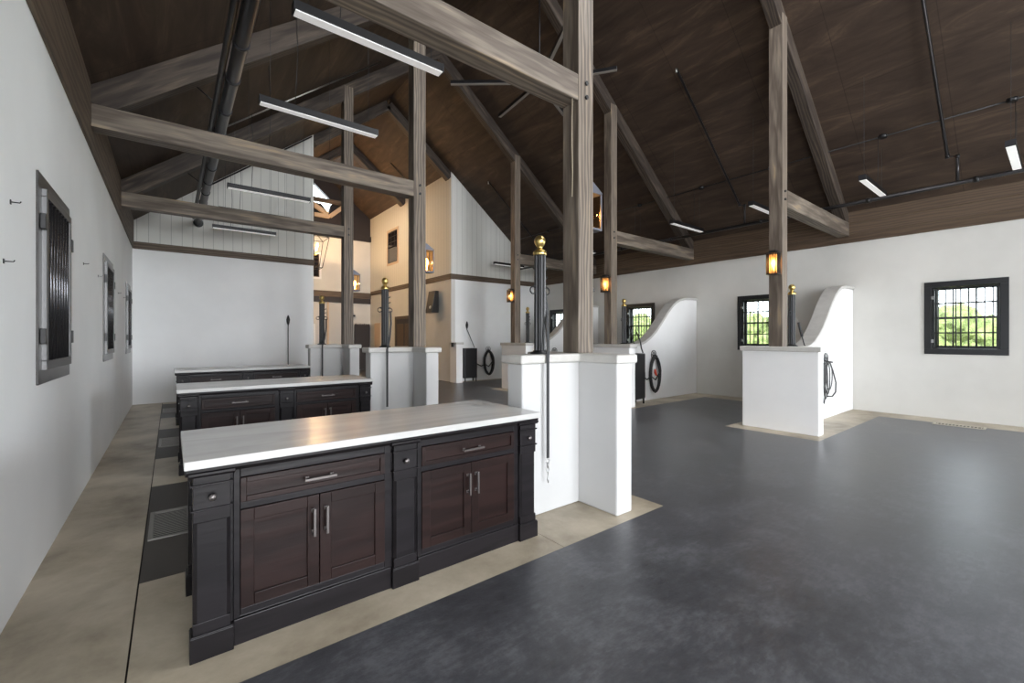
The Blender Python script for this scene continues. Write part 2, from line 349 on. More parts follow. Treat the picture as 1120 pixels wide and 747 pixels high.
trimbox(ti, XA, XB, YH-.12, YH, 5.95, 6.2, M_wood_dark); ti += 1

# barred windows on the right wall
WLAB = {}
def window_right(i, yc):
    x = XR; b = MB(); fr = .10; ho, wo = (1.18, 2.51), .525
    b.box(x-.025, x+.02, yc-wo, yc+wo, ho[0], ho[0]+fr); b.box(x-.025, x+.02, yc-wo, yc+wo, ho[1]-fr, ho[1])
    b.box(x-.025, x+.02, yc-wo, yc-wo+fr, ho[0]+fr, ho[1]-fr); b.box(x-.025, x+.02, yc+wo-fr, yc+wo, ho[0]+fr, ho[1]-fr)
    # reveal
    for s in (-1, 1): b.box(x+.02, x+.2, yc+s*.425, yc+s*.415, 1.28, 2.41)
    b.box(x+.02, x+.2, yc-.415, yc+.415, 1.28, 1.29); b.box(x+.02, x+.2, yc-.415, yc+.415, 2.40, 2.41)
    o = struct(b.build('window_%d' % i, M_win, bev=.004, origin=(x, yc, 1.18)))
    loc = Vector((x, yc, 1.18))
    s = MB()
    s.box(x+.14, x+.17, yc-.415, yc-.37, 1.29, 2.40); s.box(x+.14, x+.17, yc+.37, yc+.415, 1.29, 2.40)
    for z in (1.29, 2.36, 1.825): s.box(x+.14, x+.17, yc-.37, yc+.37, z, z+.04)
    for y in (-.125, .125): s.box(x+.145, x+.165, yc+y-.008, yc+y+.008, 1.33, 2.36)
    for z in (1.56, 2.10): s.box(x+.145, x+.165, yc-.37, yc+.37, z, z+.015)
    s.v = [tuple(Vector(p)-loc) for p in s.v]; s.build('sash', M_win, o)
    g = MB(); g.box(x+.153, x+.157, yc-.37, yc+.37, 1.33, 2.36); g.v = [tuple(Vector(p)-loc) for p in g.v]; g.build('pane', M_glass, o)
    q = MB()
    for z in (1.315, 1.56, 1.835, 2.10, 2.36): q.box(x+.005, x+.02, yc-.40, yc+.40, z, z+.022)
    q.box(x+.0, x+.02, yc-.415, yc-.385, 1.30, 2.39); q.box(x+.0, x+.02, yc+.385, yc+.415, 1.30, 2.39)
    q.v = [tuple(Vector(p)-loc) for p in q.v]; gr = q.build('grille', M_win, o)
    for k in range(8):
        y = yc - .34 + k*.68/7
        t = MB().tube([(x+.013-loc.x, y-loc.y, 1.30-loc.z), (x+.013-loc.x, y-loc.y, 2.39-loc.z)], .0105, 8); t.build('bar', M_win, gr)
    for z in (1.42, 2.22):
        h = MB().box(-.035, -.02, .395, .43, z-1.18-.03, z-1.18+.03); h.build('latch', M_steel, o)
for n_, i in enumerate(range(0, 4)): window_right(n_+1, 1.115 + D*i)
# dark sliding windows on the left wall
def window_left(i, yc):
    x = XL; L_ = Vector((x, yc, 1.18)); w = .535; H = 1.36
    def bb(*a):
        m = MB()
        for q in a: m.box(*q)
        return m
    o = struct(bb((0, .012, -w, w, 0, .09), (0, .012, -w, w, H-.09, H), (0, .012, -w, -w+.09, .09, H-.09), (0, .012, w-.09, w, .09, H-.09)).build('window_%d' % i, M_winsteel, loc=L_, bev=.002))
    bb((0, .035, -w+.09, w-.09, .09, .15), (0, .035, -w+.09, w-.09, H-.14, H-.09), (0, .035, -w+.09, -w+.14, .15, H-.14), (0, .035, w-.14, w-.09, .15, H-.14)).build('sash', M_sash, o, bev=.003)
    bb((0.001, .006, -w+.14, w-.14, .15, H-.14)).build('pane', M_darkglass, o)
    for k in range(8):
        y = -w+.19 + k*(2*w-.38)/7
        MB().tube([(.022, y, .15), (.022, y, H-.14)], .010, 8).build('bar', M_bar, o)
    for y in (-w+.06, w-.06):
        for z in (.26, H-.36): MB().box(.012, .040, y-.028, y+.028, z, z+.10).build('hinge', M_black, o, bev=.004)
for n_, y in enumerate((4.54, 7.96, 11.42)): window_left(n_+5, y)
# hall windows and doors
def casement(i, origin, rot, w, H, mf, mc):
    o = struct(MB().box(-w/2-.09, -w/2, -.03, 0, -.09, H+.09).box(w/2, w/2+.09, -.03, 0, -.09, H+.09).box(-w/2, w/2, -.03, 0, -.09, 0).box(-w/2, w/2, -.03, 0, H, H+.09).build('window_%d' % i, mc, loc=origin, rot=rot, bev=.004))
    s = MB()
    for a, c in ((0, H/2+.02), (H/2-.02, H)):
        s.box(-w/2, -w/2+.04, -.02, .02, a, c); s.box(w/2-.04, w/2, -.02, .02, a, c); s.box(-w/2, w/2, -.02, .02, a, a+.04); s.box(-w/2, w/2, -.02, .02, c-.04, c)
    for x in (-w/6, w/6): s.box(x-.009, x+.009, -.012, .012, H/2, H)
    for z in (H*.66, H*.83): s.box(-w/2, w/2, -.012, .012, z-.009, z+.009)
    s.build('sash', mf, o); MB().box(-w/2+.02, w/2-.02, -.008, -.004, .02, H-.02).build('pane', M_darkglass, o)
casement(8, (XB, 17.55, 4.66), (0, 0, PI/2*-1), 1.0, 1.33, M_wood_dark, M_beige)
casement(9, (4.80, YH, 4.14), (0, 0, 0), .62, 1.0, M_plank, M_block)
d = struct(MB().box(XB-.03, XB, 15.5, 15.6, 0, 2.3).box(XB-.03, XB, 17.2, 17.3, 0, 2.3).box(XB-.03, XB, 15.5, 17.3, 2.24, 2.36).build('door_1', M_timber2, origin=(XB, 16.4, 0), bev=.004))
MB().box(-.012, -.002, -.8, .8, 0, 2.24).build('door_leaf', M_wood_dark, d)
MB().box(-.02, -.012, -.7, -.05, .2, 2.05).box(-.02, -.012, .05, .7, .2, 2.05).build('door_panel', M_plank, d, bev=.004)
MB().lathe([(.0, -.02), (.03, -.015), (.03, .015), (.0, .02)], (-.05, .1, 1.05), 12).build('door_handle', M_gun, d)
d = struct(MB().box(5.42, 5.5, YH-.09, YH-.06, 0, 3.06).box(6.42, 6.5, YH-.09, YH-.06, 0, 3.06).build('door_2', M_beige, origin=(5.96, YH-.06, 0)))
MB().box(-.46, .46, -.02, 0, .02, 3.02).build('door_leaf', M_greydoor, d, bev=.004)
MB().tube([(.1, -.02, 1.95), (.1, -.07, 1.95), (.3, -.07, 1.95)], .02, 8).build('door_handle', M_black, d)
d = struct(MB().box(4.86, 4.93, YH-.09, YH-.06, 0, 2.1).box(4.2, 4.27, YH-.09, YH-.06, 0, 2.1).box(4.2, 4.93, YH-.09, YH-.06, 2.03, 2.1).build('door_3', M_block, origin=(4.56, YH-.06, 0)))
MB().box(-.3, .3, -.02, -.0, .02, 2.03).build('door_leaf', M_wood_dark, d)

# glazed peak of the hall gable
b = MB(); b.prism([(4.43, 6.98), (5.76, 6.98), (5.76, 7.6), (4.9, 8.4), (4.43, 8.14)], 'y', YH+.15, YH+.16)
struct(b.build('window_10', M_glass))

# ================================================================== TIMBER FRAME
ordn = ['nearest', 'middle', 'farthest']
PXL, PXR = (2.92, 3.12), (7.64, 7.84)
def bolt(parent, x, y, z, axis):
    m = MB()
    if axis == 'y': m.tube([(x, y, z), (x, y-.02, z)], .018, 8)
    else: m.tube([(x, y, z), (x+.02, y, z)], .018, 8)
    return m.build('bolt', M_black, parent)
def post(k, side):
    xs = PXL if side == 'left' else PXR
    y0 = (2.74 if side == 'left' else 2.78) + D*k; cx = sum(xs)/2; w = .20; cy = y0+.1
    zt = zdeck(cx + .1*(1 if side == 'right' else -1)) - .012
    o = MB().box(0, zt-1.34, -w/2, w/2, -w/2, w/2).build('timber_post', M_timber, bev=.006)
    o.matrix_world = Matrix(((0, -1, 0, cx), (0, 0, 1, cy), (-1, 0, 0, zt), (0, 0, 0, 1)))
    o.matrix_world = Matrix(((0, 1, 0, cx), (0, 0, 1, cy), (1, 0, 0, 1.34), (0, 0, 0, 1)))
    tag(o, '%s tall squared timber post on the %s row of white divider walls' % (ordn[k], side), 'post', 'timber posts')
    for z in (3.70, 3.83):
        MB().tube([(z-1.34, 0, -w/2+.002), (z-1.34, 0, -w/2-.018)], .02, 6).build('bolt', M_black, o)
for k in range(3): post(k, 'left'); post(k, 'right')
for k in range(3):
    y = 2.84 + D*k
    beam('tie_beam', (XL+.025, y, 3.765), (PXL[0], y, 3.765), .2, .235, M_timber, '%s horizontal timber tie beam from the left wall to the left post' % ordn[k], 'beam', 'tie beams')
    y += .04
    beam('tie_beam', (PXR[1], y, 3.73), (XR-.03, y, 3.73), .2, .28, M_timber, '%s horizontal timber tie beam from the right post to the right wall' % ordn[k], 'beam', 'tie beams')
def rafter(y, sign, w, label, m=None, x_end=None, x_start=0):
    a = math.atan(SL); off = .14/math.cos(a)
    xe = x_end if x_end is not None else ((XR-.03) if sign > 0 else XL+.025)
    p0 = (XM + sign*x_start, y, zdeck(XM + sign*x_start) - off); p1 = (xe, y, zdeck(xe) - off)
    beam('roof_rafter', p1, p0, w, .275, m or M_rafter, label, 'rafter', 'sloping roof rafters')
for k in range(3):
    y = 2.84 + D*k
    rafter(y, -1, .18, '%s sloping rafter under the dark roof above the left bays' % ordn[k])
    rafter(y+.04, 1, .18, '%s sloping rafter under the dark roof above the right bays' % ordn[k])
rafter(12.82, -1, .2, 'sloping rafter at the left upper edge of the hall opening', None, XA)
rafter(12.82, 1, .2, 'sloping rafter at the right upper edge of the hall opening', None, XB)
rafter(16.45, -1, .3, 'thick sloping rafter on the left side of the hall roof', None, XA)
rafter(16.45, 1, .3, 'thick sloping rafter on the right side of the hall roof', None, XB)
# gable truss in the hall
yt = 19.95
t = thing('gable_truss', 'timber truss of crossing struts before the bright gable window of the hall', 'truss', (XM, yt, 6.8))
def tb(p0, p1, s, m, nm):
    p0 = Vector(p0)-Vector((XM, 0, 6.8)); p1 = Vector(p1)-Vector((XM, 0, 6.8)); p0.y = p1.y = 0
    dr = (p1-p0); ln = dr.length; dr.normalize(); side = Vector((0, 1, 0)); up = dr.cross(side)
    o = MB().box(0, ln, -s/2, s/2, -s/2, s/2).build(nm, m, t, bev=.006)
    o.matrix_local = Matrix(((dr.x, side.x, up.x, p0.x), (dr.y, side.y, up.y, p0.y), (dr.z, side.z, up.z, p0.z), (0, 0, 0, 1)))
tb((3.95, 0, 7.46), (6.5, 0, 7.46), .17, M_timber2, 'collar_beam')
tb((3.2, 0, 6.80), (5.47, 0, 6.80), .15, M_beige, 'chord')
tb((5.5, 0, 6.82), (6.1, 0, 7.36), .17, M_beige, 'strut'); tb((4.55, 0, 7.36), (5.40, 0, 6.88), .17, M_beige, 'strut')

# ================================================================== LOW DIVIDER WALLS
def round_poly(pts): return pts
def divider_left(k):
    y = 2.82 + D*k; o = thing('divider_wall', '', 'divider wall', (3.0, y, 0), 0, 'low white divider walls on the left')
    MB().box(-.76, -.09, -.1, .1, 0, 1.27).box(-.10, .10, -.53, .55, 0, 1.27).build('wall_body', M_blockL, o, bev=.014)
    c = [(-.80, -.14), (-.135, -.14), (-.135, -.565), (.135, -.565), (.135, .585), (-.135, .585), (-.135, .14), (-.80, .14)]
    MB().prism(c, 'z', 1.265, 1.34).build('coping', M_cap, o, bev=.016)
    return o
lab = ['low white T-shaped divider wall beside the nearest counter, a timber post on it', 'low white T-shaped divider wall behind the nearest counter, at the second counter', 'low white T-shaped divider wall farthest down the left row, by the third counter']
for k in range(3): divider_left(k)['label'] = lab[k]
CUR = [(7.80, 1.34), (8.45, 1.34), (8.62, 1.365), (8.80, 1.42), (9.0, 1.52), (9.21, 1.66), (9.42, 1.85), (9.71, 2.13), (9.92, 2.30), (10.10, 2.41), (10.3, 2.485), (10.55, 2.525), (10.85, 2.54), (11.12, 2.54)]
def divider_right(k):
    y = 2.82 + D*k; x0 = 7.74; o = thing('divider_wall', '', 'divider wall', (x0, y, 0), 0, 'white divider walls with swept tops on the right')
    body = [(7.80, 0), (11.115, 0)]
    # offset profile down by .06 along its normal
    off = []
    for i, p in enumerate(CUR):
        a = CUR[max(i-1, 0)]; c = CUR[min(i+1, len(CUR)-1)]; d = Vector((c[0]-a[0], c[1]-a[1])).normalized(); off.append((p[0]+d.y*.06, p[1]-d.x*.06))
    off[0] = (7.80, 1.28); off[-1] = (11.115, 2.48)
    off = [q for q in off if q[0] <= 11.115]
    poly = [(p[0]-x0, p[1]) for p in body + off[::-1]]
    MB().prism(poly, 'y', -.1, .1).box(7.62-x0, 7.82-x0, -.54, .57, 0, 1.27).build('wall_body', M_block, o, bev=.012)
    cap = [(p[0]-x0, p[1]) for p in CUR]; cap[-1] = (11.115-x0, 2.54); lo = [(p[0]-x0, p[1]) for p in off]
    cp = MB()
    n = len(cap)
    vs = []
    for yy in (-.125, .125): vs += [(p[0], yy, p[1]) for p in cap] + [(lo[i][0], yy, lo[i][1]) for i in range(n)]
    fs = []
    for i in range(n-1):
        a, b_, c, d = i, i+1, n+i+1, n+i
        fs += [(a, b_, c, d), (2*n+a, 2*n+d, 2*n+c, 2*n+b_), (a, 2*n+a, 2*n+b_, b_), (d, c, 2*n+c, 2*n+d)]
    fs += [(0, n, 3*n, 2*n), (n-1, 2*n+n-1, 4*n-1, 2*n-1)]
    cp.add(vs, fs); cp.box(7.59-x0, 7.85-x0, -.575, .60, 1.265, 1.341)
    cp.build('coping', M_cap, o, bev=.010); return o
lab = ['white divider wall with swept curved top nearest on the right side', 'white divider wall with swept curved top second on the right, seen past the near timber post', 'white divider wall with swept curved top farthest on the right, mostly behind the near post']
for k in range(3): divider_right(k)['label'] = lab[k]
o = thing('divider_wall', 'short white wall stub with coping against the corner of the hall opening', 'divider wall', (7.47, 12.5, 0))
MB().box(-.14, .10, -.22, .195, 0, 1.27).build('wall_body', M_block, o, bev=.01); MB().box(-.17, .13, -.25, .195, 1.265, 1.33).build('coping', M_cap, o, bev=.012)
MB().box(-.21, -.17, -.1, 0, 1.18, 1.32).build('gate_catch', M_black, o)

# ================================================================== COUNTERS
def make_cabinet():
    X0, Y0 = 0.0, 2.44
    o = thing('cabinet', '', 'cabinet', (0, Y0, 0), 0, 'long dark wooden cabinets under white counters')
    def B(*a): return MB().box(*a)
    B(.10, 2.13, .04, .76, .0, .868).build('carcass', M_frame, o)
    m = MB()
    for a, c in ((.236, 1.025), (1.195, 1.99)):
        m.box(a, c, .022, .045, 0, .125); m.box(a, c, .030, .045, .125, .135)       # skirting with a moulded lip
    m.build('skirting_board', M_frame, o, bev=.004)
    # face frame
    m = MB()
    for a, c in ((.236, 1.025), (1.195, 1.99)):
        m.box(a, a+.028, .028, .045, .125, .862); m.box(c-.04, c, .028, .045, .125, .862)
        m.box(a+.028, c-.04, .028, .045, .135, .168); m.box(a+.028, c-.04, .028, .045, .648, .682); m.box(a+.028, c-.04, .028, .045, .805, .862)
    m.build('face_frame', M_frame, o, bev=.003)
    def pilaster(x0, x1, y0=0, y1=.10, fy=0):
        m = MB(); q = .006
        m.box(x0, x1, y0, y1, 0, .112)
        # shaft with chamfered corners
        c = .016; a, b_ = x0+.012, x1-.012; ya, yb = y0+.012, y1-.004
        m.prism([(a+c, ya), (b_-c, ya), (b_, ya+c), (b_, yb), (a, yb), (a, ya+c)], 'z', .17, .63)
        m.box(a, b_, ya, yb, .112, .17); m.box(a, b_, ya, yb, .63, .69)
        m.box(a, b_, ya, yb, .69, .868)
        for z in (.108, .682, .797): m.box(x0+.003, x1-.003, y0+.003, y1, z, z+.010)
        m.prism([(y0+.010, .838), (y0-.004, .850), (y0-.004, .862), (y1, .862), (y1, .838)], 'x', x0-.006, x1+.006)
        p = m.build('pilaster', M_frame, o, bev=.0025)
        if fy == 0:
            k = MB(); cx = (x0+x1)/2
            k.lathe([(.007, 0), (.007, .012), (.015, .016), (.017, .022), (.012, .028), (.001, .030)], (0, 0, 0), 14)
            kb = k.build('knob', M_nickel, p, loc=(cx, y0+.012, .743), rot=(PI/2, 0, 0))
        return p
    pilaster(.066, .236); pilaster(1.025, 1.195); pilaster(1.99, 2.16)
    pilaster(.066, .18, .66, .78, 1); pilaster(2.046, 2.16, .66, .78, 1)
    m = MB().prism([(.018, .846), (.004, .866), (.004, .885), (.78, .885), (.78, .846)], 'x', .05, 2.17); m.build('cornice', M_frame, o, bev=.003)
    def shaker(nm, x0, x1, z0, z1, rail, par):
        m = MB(); y0, y1 = .020, .042
        m.box(x0, x0+rail, y0, y1, z0, z1); m.box(x1-rail, x1, y0, y1, z0, z1); m.box(x0+rail, x1-rail, y0, y1, z0, z0+rail); m.box(x0+rail, x1-rail, y0, y1, z1-rail, z1)
        m.box(x0+rail-.004, x1-rail+.004, y0+.012, y1, z0+rail-.004, z1-rail+.004)
        return m.build(nm, M_door, par, bev=.0025)
    def pull(par, p0, p1):
        p0, p1 = Vector(p0), Vector(p1); d = (p1-p0).normalized(); m = MB()
        a, c = p0 + d*.018, p1 - d*.018; f = Vector((0, -.032, 0))
        s = .006; u = Vector((0, 0, 1)) if abs(d.x) > .5 else Vector((1, 0, 0))
        lo = Vector([min(p0[i], p1[i]) for i in range(3)]); hi = Vector([max(p0[i], p1[i]) for i in range(3)])
        w = u*s*1.1; lo -= w; hi += w
        m.box(lo.x, hi.x, lo.y-.040, lo.y-.030, lo.z, hi.z)
        for e in (a, c): m.tube([e, e+f], .005, 8); m.box(e.x-.010, e.x+.010, e.y-.004, e.y, e.z-.010, e.z+.010)
        m.build('handle', M_nickel, par, bev=.002)
    for a, c in ((.264, .985), (1.223, 1.95)):
        dr = shaker('drawer', a, c, .684, .803, .026, o); mid = (a+c)/2
        pull(dr, (mid-.08, .020, .742), (mid+.08, .020, .742))
        d1 = shaker('door', a, mid-.002, .17, .646, .058, o); pull(d1, (mid-.032, .020, .44), (mid-.032, .020, .585))
        d2 = shaker('door', mid+.002, c, .17, .646, .058, o); pull(d2, (mid+.032, .020, .44), (mid+.032, .020, .585))
    return o
cab = make_cabinet()
cab['label'] = 'nearest long dark wooden cabinet with drawers and double doors, fully in view'
dup(cab, (0, 2.44+D, 0), 'second dark wooden cabinet, its upper half seen behind the nearest white counter')
dup(cab, (0, 2.44+2*D, 0), 'farthest dark wooden cabinet, only its top edge visible')
for k, l in enumerate(('nearest long white stone countertop', 'second long white stone countertop from the front', 'farthest long white stone countertop')):
    tag(MB().box(.045, 2.172, 2.415+D*k, 3.255+D*k, .885, .925).build('countertop', M_quartz, bev=.004, origin=(1.1, 2.83+D*k, .885)), l, 'countertop', 'white stone countertops')

# ================================================================== TETHER POSTS
def make_bollard():
    o = thing('tether_post', '', 'post', (0, 0, 0), 0, 'black tether posts with brass balls')
    MB().lathe([(.085, 0), (.085, .012), (.062, .02), (.058, .03)], n=24).build('base_plate', M_black, o)
    n = 24; m = MB(); prof = []
    vs = []
    zs = (.02, .86)
    for z in zs:
        for k in range(n*2):
            a = PI*k/n; r = .052 if k % 4 < 2 else .045
            vs.append((r*math.cos(a), r*math.sin(a), z))
    q = n*2; m.add(vs, [(k, (k+1) % q, q+(k+1) % q, q+k) for k in range(q)], False); m.build('shaft', M_black, o)
    MB().lathe([(.056, .855), (.060, .862), (.060, .885), (.052, .895), (.034, .905), (.024, .915), (.022, .925), (.030, .935), (.044, .955), (.050, .98), (.044, 1.005), (.030, 1.022), (.012, 1.030), (.001, 1.031)], n=24).build('brass_finial', M_brass, o)
    for s in (-1, 1):
        MB().ring((s*.080, 0, .550), .031, .006, 'y').build('ring', M_black, o)
        MB().tube([(s*.045, 0, .585), (s*.075, 0, .585)], .009, 8).build('ring_eye', M_black, o)
    for z in (.66, .74): MB().tube([(.045, 0, z), (.075, 0, z), (.082, 0, z+.02)], .007, 8).build('hook', M_black, o)
    return o
bol = make_bollard(); bol.location = (2.53, 2.83, 1.341); bol['label'] = 'black fluted tether post with brass ball on the nearest white divider wall'
dup(bol, (2.50, 2.83+D, 1.341), 'black tether post with brass ball on the second left divider wall')
dup(bol, (2.495, 2.83+2*D, 1.341), 'black tether post with brass ball on the farthest left divider wall')
for k, l in enumerate(('black tether post with brass ball beside the timber post on the nearest right divider wall', 'black tether post with brass ball on the second right divider wall', 'black tether post with brass ball on the farthest right divider wall')):
    dup(bol, (8.14, 2.82+D*k, 1.341), l)

def make_strap(wide=.028, zt=1.87, x=0):
    # local origin: ring height above the wall top
    o = thing('lead_strap', '', 'lead strap', (0, 0, 0), 0, 'black lead straps')
    m = MB(); pts = [(.085, -.01, .54), (.075, -.05, .35), (.03, -.11, .12), (-.02, -.165, .012), (-.03, -.172, -.03), (-.03, -.172, -.86)]
    w = wide/2; vs = []
    for p in pts: vs += [(p[0]-w, p[1]-.003, p[2]), (p[0]+w, p[1]-.003, p[2]), (p[0]+w, p[1]+.003, p[2]), (p[0]-w, p[1]+.003, p[2])]
    n = len(pts); fs = [(i*4+j, i*4+(j+1) % 4, i*4+4+(j+1) % 4, i*4+4+j) for i in range(n-1) for j in range(4)] + [(0, 1, 2, 3), (4*n-4, 4*n-3, 4*n-2, 4*n-1)]
    m.add(vs, fs); m.build('webbing', M_strap, o)
    c = MB(); c.ring((-.03, -.172, -.885), .020, .0035, 'y', 14, .014); c.tube([(-.03, -.172, -.90), (-.03, -.172, -.94)], .009, 8)
    c.ring((-.03, -.172, -.96), .012, .004, 'y', 12, .018); c.tube([(-.03, -.172, -.98), (-.033, -.172, -1.04), (-.026, -.172, -1.065), (-.016, -.172, -1.05)], .0045, 8)
    c.build('snap_hook', M_steel, o); return o
st = make_strap(); st.location = (2.495, 2.83, 1.341); st['label'] = 'black lead strap with steel snap hook hanging down the nearest divider wall'
dup(st, (2.495, 2.83+D, 1.341), 'black lead strap hanging down the second left divider wall')
dup(st, (2.49, 2.83+2*D, 1.341), 'black lead strap hanging down the farthest left divider wall')
def strapR(loc, label):
    o = thing('lead_strap', label, 'lead strap', loc, 0, 'short lead straps on the right tether posts')
    MB().tube([(-.08, -.01, .52), (-.05, -.03, .44), (-.03, -.05, .40)], .005, 6).build('chain', M_steel, o)
    MB().tube([(-.03, -.05, .40), (.0, -.08, .22), (.01, -.09, .16)], .020, 8).build('strap_grip', M_strap, o)
    MB().tube([(.01, -.09, .16), (.05, -.11, .02), (.06, -.12, .008)], .009, 8).build('strap', M_strap, o)
for k, l in enumerate(('short black lead slanting from the tether post of the nearest right divider', 'short black lead slanting from the tether post of the second right divider')):
    strapR((8.31, 2.82+D*k, 1.341), l)
# whip-like leads on the back wall
def walllead(loc, lean, label, ln):
    o = thing('hanging_lead', label, 'lead', loc, 0, 'pointed black leads by the back wall')
    MB().lathe([(.004, 0), (.022, -.03), (.045, -.12), (.035, -.2), (.014, -.26), (.010, -.3)], (0, -.05, 0), 12).build('handle', M_black, o)
    MB().tube([(0, -.05, -.28), (lean*.5, -.05, -.28-ln*.5), (lean, -.05, -.28-ln)], .011, 6).build('cord', M_strap, o)
    MB().tube([(0, 0, -.12), (0, -.05, -.12)], .012, 6).build('hook', M_black, o)
walllead((2.43, YB, 2.08), .0, 'pointed black lead hanging straight down the left part of the back wall', 1.15)
walllead((7.97, YB, 2.05), .30, 'pointed black lead slanting down to the far black locker', .62)

# ================================================================== LANTERNS
def warm(parent_loc, e, r=.03):
    l = bpy.data.lights.new('bulb_light', 'POINT'); l.energy = e; l.color = (1, .62, .30); l.shadow_soft_size = r
    o = bpy.data.objects.new('bulb_light', l); C.objects.link(o); o.location = parent_loc; return o
def wall_lantern():
    o = thing('wall_lantern', '', 'lantern', (0, 0, 0), 0, 'grey box lanterns on the left timber posts')
    w = .065; d = .15; H = .34
    m = MB(); t = .008
    m.box(0, .012, -.075, .075, -.02, H+.06)
    for x, y in ((.015, -w), (d, -w), (.015, w), (d, w)): m.box(x-t, x+t, y-t, y+t, 0, H)
    m.box(.012, d+t, -w-t, w+t, -.02, 0); m.box(.012, d+t, -w-t, w+t, H-.012, H)
    m.build('frame', M_zinc, o, bev=.002)
    m = MB().prism([(.0, H), (d+.02, H), (.03, H+.09), (0, H+.09)], 'y', -.075, .075); m.build('hood', M_zinc, o, bev=.003)
    m = MB().box(.02, d, -w-.002, -w+.001, 0, H-.012).box(.02, d, w-.001, w+.002, 0, H-.012).box(d-.001, d+.002, -w, w, 0, H-.012); m.build('glass', M_amber, o)
    MB().lathe([(.009, .02), (.012, .09), (.022, .12), (.028, .155), (.018, .19), (.003, .21)], (.065, 0, 0), 12).build('bulb', M_bulb, o)
    MB().box(.03, .10, -.03, .03, 0, .02).build('bulb_holder', M_brass, o)
    return o
wl = wall_lantern(); wl.location = (3.12, 2.84, 2.53); wl['label'] = 'grey box lantern with glowing bulb on the nearest left timber post'
dup(wl, (3.12, 2.84+D, 2.53), 'grey box lantern glowing on the second left timber post')
dup(wl, (3.12, 2.84+2*D, 2.53), 'grey box lantern glowing on the farthest left timber post')
def cage_lantern():
    o = thing('cage_lantern', '', 'lantern', (0, 0, 0), 0, 'black cage lanterns on the right timber posts')
    m = MB(); w = .085; d = .15; H = .34
    m.box(-.012, 0, -.07, .07, 0, H); m.box(-d, -.012, -w, w, -.012, .0); m.box(-d, -.012, -w, w, H-.012, H)
    for k in range(9):
        y = -w+.006 + k*(2*w-.012)/8; m.box(-d, -d+.008, y-.004, y+.004, 0, H)
    for k in range(1, 6):
        x = -d + k*.024
        for y in (-w+.004, w-.004): m.box(x-.004, x+.004, y-.004, y+.004, 0, H)
    m.build('cage', M_black, o)
    MB().lathe([(.060, .02), (.060, .31)], (-.08, 0, 0), 16).build('glass_chimney', M_glow, o)
    MB().lathe([(.010, .06), (.014, .10), (.028, .14), (.032, .18), (.020, .22), (.003, .24)], (-.08, 0, 0), 12).build('bulb', M_bulb, o)
    m = MB()
    for k in range(5): m.box(-.13+k*.028, -.118+k*.028, -.05, .05, H, H+.03)
    m.build('vent_top', M_black, o)
    return o
cl = cage_lantern(); cl.location = (7.64, 2.88, 2.50); cl['label'] = 'black cage lantern glowing amber on the nearest right timber post'
dup(cl, (7.64, 2.88+D, 2.50), 'black cage lantern glowing amber on the second right timber post')
dup(cl, (7.64, 2.88+2*D, 2.50), 'black cage lantern glowing amber on the farthest right timber post')
for k in range(3): warm((3.27, 2.84+D*k, 2.68), 2.2, .02); warm((7.46, 2.88+D*k, 2.66), 3.2, .02)
o = thing('saddle_bracket', 'small black bracket sticking out of the nearest left timber post', 'bracket', (3.119, 2.84, 1.94))
MB().box(0, .012, -.04, .04, -.04, .04).build('plate', M_black, o); MB().box(.012, .11, -.025, .025, -.015, .02).build('arm', M_black, o, bev=.004)
# hall chandelier
o = thing('hanging_lantern', 'open black frame lantern with lit candles hanging in the hall', 'chandelier', (3.98, 16.4, 3.95))
m = MB(); H = 1.05; a, c = .22, .40
for s, t_ in ((-1, -1), (1, -1), (1, 1), (-1, 1)):
    m.tube([(s*a, t_*a, 0), (s*c, t_*c, H)], .012, 6); m.tube([(s*c, t_*c, H), (0, 0, H+.25)], .012, 6)
for q, z in ((a, 0), (c, H)): m.tube([(-q, -q, z), (q, -q, z), (q, q, z), (-q, q, z)], .012, 6, True)
m.build('frame', M_black, o); MB().tube([(0, 0, H+.25), (0, 0, zdeck(3.98)-3.95)], .01, 6).build('rod', M_black, o)
MB().tube([(0, 0, .45), (0, 0, H+.25)], .012, 6).build('stem', M_black, o)
for k in range(4):
    an = PI/4 + k*PI/2; x, y = .13*math.cos(an), .13*math.sin(an); dz = .12*(k % 2)
    MB().tube([(0, 0, .45), (x, y, .48+dz), (x, y, .62+dz)], .012, 6).build('candle_arm', M_brass, o)
    MB().lathe([(.016, 0), (.034, .05), (.036, .08), (.02, .12), (.004, .15)], (x, y, .62+dz), 12).build('bulb', M_bulb, o)
warm((3.98, 16.4, 4.75), 260, .15)
area('hall_uplight', (5.2, 18.6, 4.6), (.2, -.1, 1), 2.0, .6, 60, (1, .66, .36))
area('hall_warm_fill', (5.2, 16.4, 6.9), (0, 0, -1), 2.5, 2.5, 50, (1, .82, .62))  # warm area lamp below the closed roof, added to light the hall

# ================================================================== LINEAR LIGHTS
def make_linear(label):
    o = thing('linear_light', label, 'ceiling light', (0, 0, 0), 0, 'slim linear lights hung parallel in the bays')
    MB().box(-.655, .655, -.048, .048, .004, .080).build('housing', M_black, o, bev=.003)
    MB().box(-.65, .65, -.044, .044, -.004, .006).build('diffuser', M_lamp, o, bev=.002)
    for s in (-1, 1): MB().box(s*.655, s*.663, -.05, .05, -.004, .082).build('end_cap', M_gun, o)
    return o
def hang(o, cx, right):
    for s in (-1, 1):
        x = s*.55; z = zdeck(cx + x) - 4.055
        MB().tube([(x, 0, .075), (x, 0, z)], .0025, 5).build('cable', M_gun, o)
    x = -.6 if right else -.5
    jb = 9.82-cx if right else -.3
    z = zdeck(cx+jb)-4.055-.05
    MB().tube([(jb, 0, z), (jb+.03, 0, z*.5), (jb, .01, .06)], .004, 5).build('power_cord', M_black, o)
words = ['first', 'second', 'third', 'fourth', 'fifth', 'sixth', 'seventh', 'eighth']
